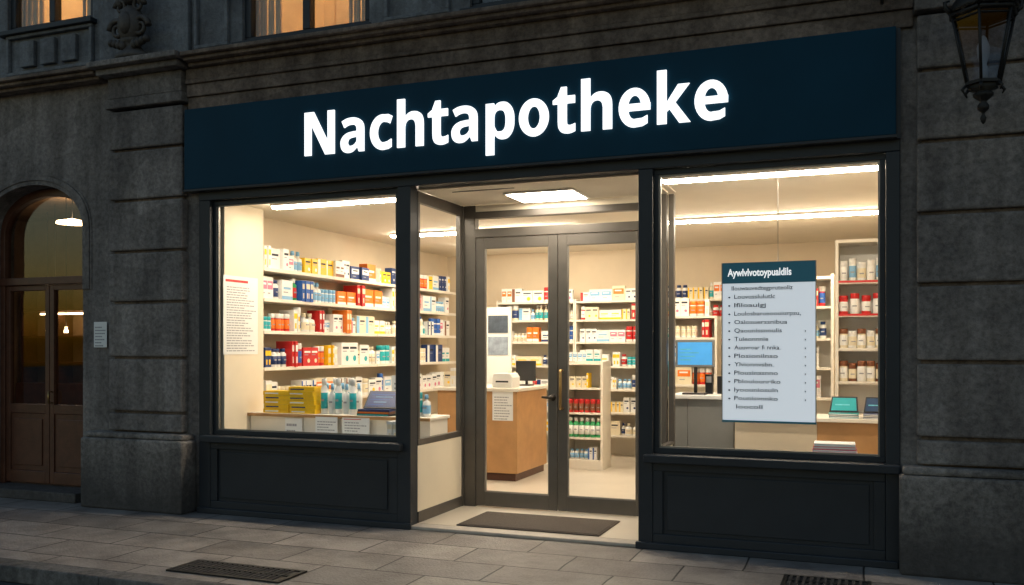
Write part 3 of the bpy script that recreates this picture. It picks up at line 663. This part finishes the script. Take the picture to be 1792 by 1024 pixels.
def monitor(x,y,z,w,h,scr,label,stand=.1,fr=None):
    fr=fr or BLACK
    p=thing("monitor",(x,y,z),label,"monitor")
    b=B(); b.box(x-w*.3,x+w*.3,y-.08,y+.08,z,z+.015,BLACK); b.path([(x,y+.02,z+.015),(x,y+.03,z+stand+h*.4)],.018,BLACK); b.obj("stand",p,bevel=.003)
    b=B(); b.box(x-w/2,x+w/2,y-.02,y+.015,z+stand,z+stand+h,fr); c=b.obj("housing",p,bevel=.006)
    b=B(); b.box(x-w/2+.022,x+w/2-.022,y-.0225,y-.0205,z+stand+.022,z+stand+h-.022,scr)
    if scr is not BLACK:
        for i in range(4): b.box(x-w/2+.04,x-w/2+.04+w*(.3+.1*(i%3)),y-.0235,y-.0226,z+stand+h*(.25+.13*i),z+stand+h*(.25+.13*i)+.008,CYAN)
    b.obj("screen",p)
monitor(-3.98,3.5,1.123,.26,.25,BLACK,"black monitor standing on the service counter",.06)
fill((-4.35,3.72),(1,0),.5,1.123,0,.28,cols=["white","cream","teal"],sc=1.4)
fill((-4.85,2.95),(1,0),.6,1.123,0,.25,cols=["white","cream","red"],sc=1.3)
p=thing("info_stand",(-4.55,4.2,.03),"tall white info stand with two printed sheets","info stand")
B().box(-4.73,-4.38,4.0,4.05,.03,2.13,WHITE).obj("board",p,bevel=.006)
B().box(-4.70,-4.42,3.992,3.999,1.50,1.74,SHEET).obj("sheet",p); B().box(-4.70,-4.42,3.992,3.999,1.79,2.02,SHEETD).obj("sheet",p)

# window display counter
dc=thing("display_counter",(-4.85,.7,0),"pale display counter with wooden edge behind the shop window","counter")
b=B(); b.box(-5.865,-3.83,.52,.9,.746,.908,SHELF); b.obj("body",dc); B().box(-5.868,-3.81,.48,.915,.91,.94,SHELF).obj("worktop",dc,bevel=.005); B().box(-5.868,-3.81,.472,.4795,.908,.938,WOOD).obj("edge",dc)
for i,(xx,w) in enumerate(((-4.93,.25),(-4.60,.30))):
    paper("display_notice","white notice hanging from the display counter","notice",xx,.468,.70,w,.22,7,seed=20+i,group="notices hanging from the display counter",hdr=REDI if i else None)
paper("display_notice","plain white card leaning on the display counter front","notice",-5.33,.5,.747,.2,.15,2,seed=25,group="notices hanging from the display counter")
o=paper("wall_poster","large white text poster on the cream wall","poster",-5.868,.37,1.53,.54,.78,26,rot=math.pi/2,hdr=REDI,seed=9)
for sx_,n in ((-5.55,5),(-5.25,6)):
    for i in range(n):
        w=.295; h=.042
        b=B(); b.box(-w/2,w/2,-.09,.09,0,h,PM["yellow"]); b.box(-w*.42,w*.1,-.0915,-.0902,h*.3,h*.6,PM["navy"] if i%2 else PAPER); b.box(-w/2+.003,w/2-.003,-.087,.087,h,h+.001,PM["yellow"])
        o=b.obj("flat_box",origin=(0,0,0),label="flat yellow medicine carton stacked on the display counter",category="box",group="stacked yellow cartons"); o.location=(sx_+R.uniform(-.012,.012),.60,.941+i*.0445); o.rotation_euler=(0,0,R.uniform(-.07,.07))
bt=dict(kind="spray_bottle",me=vbottle("white","teal",.034,.35,0,"white").mesh("spray_bottle"),label="tall white bottle with teal label on the display counter",cat="bottle")
bt2=dict(kind="spray_bottle",me=vbottle("white","white",.034,.30,2,"sky").mesh("spray_bottle"),label="slim white bottle with pale blue cap on the display counter",cat="bottle")
for i in range(5): put(bt if i%2==0 else bt2,-5.04+i*.082,.60+.02*(i%2),.941,0,"bottles on the display counter")
for i in range(5): put(bt2 if i%2==0 else bt,-5.12+i*.092,.78,.941,0,"bottles on the display counter")
for i in range(3):
    w=.36-.012*i
    b=B(); b.box(-w/2,w/2,-.1,.1,0,.02,(BLACK,PM["brown"],PM["navy"])[i]); b.box(-w/2+.004,w/2-.004,-.101,.098,.004,.016,(PM["teal"],PM["orange"],PM["navy"])[i])
    o=b.obj("folder",origin=(0,0,0),label="dark folder lying on the display counter",category="folder",group="dark folders in a pile"); o.location=(-4.43,.60,.941+i*.021); o.rotation_euler=(0,0,.05*(i%3-1))
b=B(); b.box(-.18,.18,-.007,.007,0,.22,BLACK); b.box(-.165,.165,-.0085,-.0072,.015,.205,PM["navy"])
for k in range(5): b.box(-.14+.05*(k%2),.02+.025*k,-.0095,-.0086,.04+.032*k,.046+.032*k,PM["sky"] if k%2 else PM["blue"])
o=b.obj("tablet",origin=(0,0,0),label="dark open display device leaning on the folders",category="tablet"); o.location=(-4.41,.60,1.006); o.rotation_euler=(-.75,.0,.05)
paper("framed_leaflet","white leaflet standing on the display counter","leaflet",-4.27,.86,.941,.3,.38,7,seed=31)
fill((-4.12,.66),(1,0),.3,.941,0,.26,cols=["white","cream","red"],sc=1.3)
fill((-4.14,.28),(1,0),.33,.746,0,.19,cols=["white","red"])

# right window things
ic=thing("info_counter",(-1.5,1.8,.03),"grey info counter with a white top behind the window","counter")
B().box(-1.60,-1.17,1.5,2.0,.03,1.11,GREYP).obj("body",ic,bevel=.006); B().box(-1.77,-1.14,1.46,2.04,1.112,1.15,WHITE).obj("top",ic,bevel=.005); B().box(-1.762,-1.602,1.5,2.0,.03,1.111,GREYP).obj("side_shelf",ic)
monitor(-1.545,1.6,1.151,.37,.26,SCREEN,"tablet screen glowing blue on the info counter",.26,fr=GREYP)
b=B(); b.box(-1.47,-1.40,1.72,1.78,1.153,1.34,BLACK); b.box(-1.36,-1.27,1.75,1.82,1.153,1.32,BLACK); b.box(-1.46,-1.41,1.718,1.7195,1.26,1.32,INKG)
b.obj("card_reader",label="black card terminal standing on the info counter",category="terminal",bevel=.008)
paper("small_poster","small pale blue poster beside the entrance post","poster",-1.95,2.1,1.2,.12,.26,5,seed=40,base=CYAN)
rc=thing("checkout_counter",(-.5,1.45,.03),"beige and wooden checkout counter behind the window","counter")
B().box(-1.12,-.42,1.2,1.7,.03,.95,BEIGE).obj("front_panel",rc); B().box(-.418,.255,1.2,1.7,.03,.95,WOOD).obj("body",rc,bevel=.004); B().box(-1.13,.257,1.16,1.74,.952,.985,SHELF).obj("worktop",rc,bevel=.005)
for i,(xx,c,w) in enumerate(((-.2,"teal",.24),(.06,"navy",.2))):
    b=B(); b.prism([(-w/2,0),(w/2,0),(w/2-.01,.14),(-w/2+.02,.14)],-.006,.006,BLACK); b.prism([(-w/2+.015,.012),(w/2-.015,.012),(w/2-.022,.128),(-w/2+.03,.128)],-.0075,-.0062,PM["teal"] if i==0 else SCREEN2)
    b.box(-w*.3,w*.2,-.0085,-.0076,.06,.07,CYAN)
    o=b.obj("tablet",origin=(0,0,0),label=f"{'teal' if i==0 else 'dark'} tablet on the checkout counter",category="tablet"); o.location=(xx,1.3,1.035); o.rotation_euler=(-.4,0,0)
    for k in range(3):
        b=B(); b.box(-w/2,w/2,-.08,.08,0,.013,PM[c] if k%2==0 else BLACK); b.box(-w/2+.003,w/2-.003,-.0815,-.0802,.003,.010,PAPER)
        o=b.obj("folder",origin=(0,0,0),label=f"{c} folder in a pile on the checkout counter",category="folder",group="folders on the checkout counter"); o.location=(xx,1.28,.986+k*.0145); o.rotation_euler=(0,0,R.uniform(-.05,.05))
for i,(c,w) in enumerate((("white",.34),("cream",.33),("white",.33),("pink",.32),("red",.31),("white",.30))):
    b=B(); b.box(-w/2,w/2,-.11,.11,0,.004,PM[c]);b.box(-w/2,w/2,-.11,.11,.018,.022,PM[c]);b.box(-w/2+.004,w/2-.004,-.106,.11,.004,.018,PAPER); b.box(-w/2,-w/2+.003,-.11,.11,.004,.018,PM[c])
    o=b.obj("book",origin=(0,0,0),label=f"{c} book lying in a stack on the window ledge",category="book",group="stack of books on the window ledge"); o.location=(-.245,.34,.7255+i*.0225); o.rotation_euler=(0,0,R.uniform(-.05,.05))
u=thing("wall_shelf",(-.02,2.4,.03),"white upright shelf unit with jars and red boxes","shelf","white shelving units in the pharmacy")
b=B(); b.box(-.30,-.27,2.2,2.6,.03,2.64,SHELF); b.box(.222,.252,2.2,2.6,.03,2.64,SHELF); b.box(-.27,.222,2.58,2.6,.03,2.64,WHITE); b.box(-.27,.222,2.2,2.58,2.61,2.64,SHELF); b.obj("cabinet",u,bevel=.003)
for z in (2.24,1.92,1.59,1.27,.95): 
    b=B(); b.box(-.27,.222,2.2,2.579,z-.026,z,SHELF); b.box(-.27,.222,2.194,2.1995,z-.016,z+.004,PM["red"] if z in(2.24,1.92) else SHELF); b.obj("shelf",u)
def row(its,z,label,n=6,kind="jar"):
    for i in range(n):
        c1,c2,cap,r,h,st=its[i%len(its)]
        it=dict(kind=kind,me=vbottle(c1,c2,r,h,st,cap).mesh(kind),label=label,cat="jar")
        put(it,-.225+i*(.44/(n-1))*.93,2.26+R.uniform(-.01,.02),z+.001,R.uniform(-.3,.3),"jars on the upright shelf unit")
row([("white","white","white",.038,.2,1),("white","sky","white",.034,.22,1),("white","cream","white",.04,.18,1)],2.24,"white jar on the upright shelf")
row([("red","white","red",.042,.18,1),("white","white","red",.042,.2,1)],1.92,"red and white jar on the upright shelf",5)
row([("cream","white","brown",.04,.19,1),("white","cream","white",.04,.17,1)],1.59,"cream jar with white label on the upright shelf")
row([("cream","white","brown",.04,.2,1),("brown","cream","brown",.038,.18,1),("white","white","brown",.04,.2,1)],1.27,"cream jar with brown lid on the upright shelf")
u=thing("wall_shelf",(-1.0,3.4,.03),"white open shelf with red boxes and bottles","shelf","white shelving units in the pharmacy")
b=B(); b.box(-1.4,-1.37,3.3,3.65,.03,2.4,SHELF); b.box(-.38,-.35,3.3,3.65,.03,2.4,SHELF); b.box(-1.37,-.38,3.63,3.65,.03,2.4,SHELF); b.obj("cabinet",u)
for z in (.7,1.05,1.38,1.7,2.05,2.37): B().box(-1.37,-.38,3.3,3.629,z-.026,z,SHELF).obj("shelf",u)
for z in (1.05,1.38,1.7,2.05): fill((-.85,3.4),(1,0),.46,z+.001,0,.28,cols=["red"] if z==2.05 else ["red","white","cream","orange"],sc=1.25,minh=.16)
u=thing("wall_shelf",(-2.3,4.0,.03),"white shelf bay with boxes behind the info counter","shelf","white shelving units in the pharmacy")
b=B(); b.box(-2.52,-2.49,3.9,4.25,.03,1.98,SHELF); b.box(-1.72,-1.69,3.9,4.25,.03,1.98,SHELF); b.box(-2.49,-1.72,4.23,4.25,.03,1.98,SHELF); b.obj("cabinet",u)
for z in (1.15,1.45,1.72,1.98): B().box(-2.49,-1.72,3.9,4.229,z-.026,z,SHELF).obj("shelf",u)
for z in (1.15,1.45,1.72): fill((-2.47,4.0),(1,0),.74,z+.001,0,.23,cols=["white","red","cream"],sc=1.2,minh=.13)
fill((-2.27,4.0),(1,0),.54,1.981,0,.24,cols=["white"],sc=1.2,minh=.16)
for i,c in enumerate(("red","yellow","green","navy","red","white")):
    b=vbook(c,"white",.16,.03); o=b.obj("binder",origin=(0,0,0),label=f"{c} binder lying on the shelf by the entrance",category="binder",group="binders by the entrance"); o.location=(-2.38,3.98,1.981+ i*.033)

# hanging board
hb=thing("hanging_board",(-.72,.12,1.03),"white hanging information board with dark blue header","sign")
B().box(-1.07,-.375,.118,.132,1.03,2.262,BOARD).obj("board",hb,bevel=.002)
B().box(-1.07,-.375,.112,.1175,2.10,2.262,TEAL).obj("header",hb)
b=B(); b.box(-1.075,-.37,.11,.135,1.014,1.0295,TEAL); b.box(-1.077,-1.0705,.11,.135,1.0295,2.262,EDGE); b.box(-.3745,-.368,.11,.135,1.0295,2.262,EDGE); b.obj("edge",hb)
B().path([(-.65,.125,2.262),(-.65,.125,3.0)],.0025,STEEL).obj("cord",hb)
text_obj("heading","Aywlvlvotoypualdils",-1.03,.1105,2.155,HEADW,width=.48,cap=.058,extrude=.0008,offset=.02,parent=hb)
lines=[("Ilouwauvedtegpruteoliz",.46),("Louvusslulutlc",.31),("Ifiloaulgj",.24),("Loulosbarueoouiurpsu,",.50),("Oalosuerssnibua",.40),("Qaounlssnoulis",.36),("Tuleonnnle",.26),("Auuvroar fi nnka.",.35),("Plosionilnso",.33),("Ylvionnvsbn.",.30),("Plouslnasnno",.33),("Pbloulounriko",.35),("Iyoounlosuln",.33),("Pounlsvnnko",.33),("loocoll",.20)]
for i,(l,wd) in enumerate(lines):
    z=2.045-i*.066
    text_obj("text_line",l,(-.98 if i else -1.0) if i<14 else -.965,.117,z,INK,cap=.034,extrude=.0006,offset=.014,parent=hb,width=wd,res=2)
for i in range(1,14):
    z=2.045-i*.066; B().box(-1.025,-1.010,.1165,.1176,z+.006,z+.018,INK).obj("bullet_mark",hb)
    if i>4: B().box(-.453,-.443,.1165,.1176,z+.004,z+.016,INKG).obj("bullet_mark",hb)

# ---------------------------------------------------------------- wall lantern
lx,ly=.70,-.5
L=thing("wall_lantern",(lx,-.1,3.07),"black wrought iron wall lantern with unlit glass on the pilaster","lantern")
def hexring(z,r,t,h):
    b.lathe([(r,z),(r,z+h)],lx,ly,IRON,6,smooth=False,rot=.3)
def ring(z,r,h,rw=.018):
    for i in range(6):
        a0=.3+i*math.pi/3;a1=a0+math.pi/3
        b.path([(lx+r*math.cos(a0),ly+r*math.sin(a0),z),(lx+r*math.cos(a1),ly+r*math.sin(a1),z)],h,IRON,6)
b=B(); hexring(3.315,.115,.0,.02); hexring(3.29,.09,0,.025); ring(3.775,.205,.016); ring(3.74,.192,.007)
for i in range(6):
    a=.3+i*math.pi/3
    b.path([(lx+.107*math.cos(a),ly+.107*math.sin(a),3.33),(lx+.2*math.cos(a),ly+.2*math.sin(a),3.78)],.0095,IRON,6)
    b.path([(lx+.20*math.cos(a),ly+.20*math.sin(a),3.79),(lx+.24*math.cos(a),ly+.24*math.sin(a),3.82),(lx+.245*math.cos(a),ly+.245*math.sin(a),3.86),(lx+.215*math.cos(a),ly+.215*math.sin(a),3.87)],[.018,.016,.012,.006],IRON,6)
    am=a+math.pi/6
    b.ball((lx+.18*math.cos(am),ly+.18*math.sin(am),3.80),.02,.02,.03,IRON,8,6)
    b.path([(lx+.11*math.cos(a),ly+.11*math.sin(a),3.31),(lx+.135*math.cos(a),ly+.135*math.sin(a),3.285),(lx+.12*math.cos(a),ly+.12*math.sin(a),3.26)],[.012,.01,.005],IRON,6)
b.obj("lamp_frame",L)
b=B(); b.lathe([(.205,3.79),(.215,3.81),(.16,3.90),(.10,3.98),(.09,4.0),(.11,4.02),(.05,4.08),(.03,4.14),(.045,4.17),(.01,4.22)],lx,ly,IRON,12); b.obj("roof",L)
b=B()
for r_,z_ in ((.10,3.339),(.186,3.758)):
    for i in range(6):
        a=.3+i*math.pi/3; b.v.append((lx+r_*math.cos(a),ly+r_*math.sin(a),z_))
for i in range(6):
    b.f.append((i,(i+1)%6,6+(i+1)%6,6+i)); b.m.append(b.mi(LGLASS)); b.sm.append(False)
b.obj("lamp_glass",L)
b=B(); b.lathe([(.012,3.34),(.03,3.36),(.03,3.42),(.02,3.45),(.035,3.5),(.04,3.56),(.02,3.62),(.005,3.64)],lx,ly,INKG,12); b.obj("bulb",L)
b=B(); b.lathe([(.004,3.06),(.014,3.075),(.02,3.10),(.008,3.125),(.012,3.135),(.034,3.155),(.036,3.18),(.02,3.205),(.028,3.215),(.06,3.24),(.062,3.26),(.04,3.275),(.09,3.289)],lx,ly,IRON,14); b.obj("finial",L)
b=B(); b.path([(lx,ly,4.2),(lx,ly+.05,4.3),(lx,ly+.2,4.33),(lx,-.12,4.22)],.016,IRON); b.path([(lx,-.125,3.9),(lx,-.2,3.95),(lx,-.32,4.12),(lx,-.28,4.25),(lx,-.22,4.22)],.012,IRON)
b.box(lx-.05,lx+.05,-.14,-.112,3.95,4.295,IRON); b.obj("bracket",L,bevel=.004)

# ---------------------------------------------------------------- camera, world, light
cam=bpy.data.cameras.new("camera"); co=bpy.data.objects.new("camera",cam); col.objects.link(co)
co.location=(0,-7.19,1.6); co.rotation_euler=(math.pi/2,0,math.radians(21.3))
cam.lens=32.14; cam.sensor_width=36; cam.shift_y=96/1792; cam.clip_end=500
scene.camera=co
w=bpy.data.worlds.new("World"); scene.world=w; w.use_nodes=True; nt=w.node_tree
bg=nt.nodes["Background"]; sky=nt.nodes.new("ShaderNodeTexSky"); sky.sky_type='NISHITA'; sky.sun_disc=False
sky.sun_elevation=math.radians(2); sky.sun_rotation=math.radians(20)
tn=nt.nodes.new("ShaderNodeMix"); tn.data_type='RGBA'; tn.blend_type='MULTIPLY'; tn.inputs[0].default_value=1; tn.inputs[7].default_value=(.84,.93,1.14,1)
nt.links.new(sky.outputs[0],tn.inputs[6]); nt.links.new(tn.outputs[2],bg.inputs[0]); bg.inputs[1].default_value=.36
scene.view_settings.view_transform='Standard'; scene.view_settings.look='None'; scene.view_settings.exposure=0
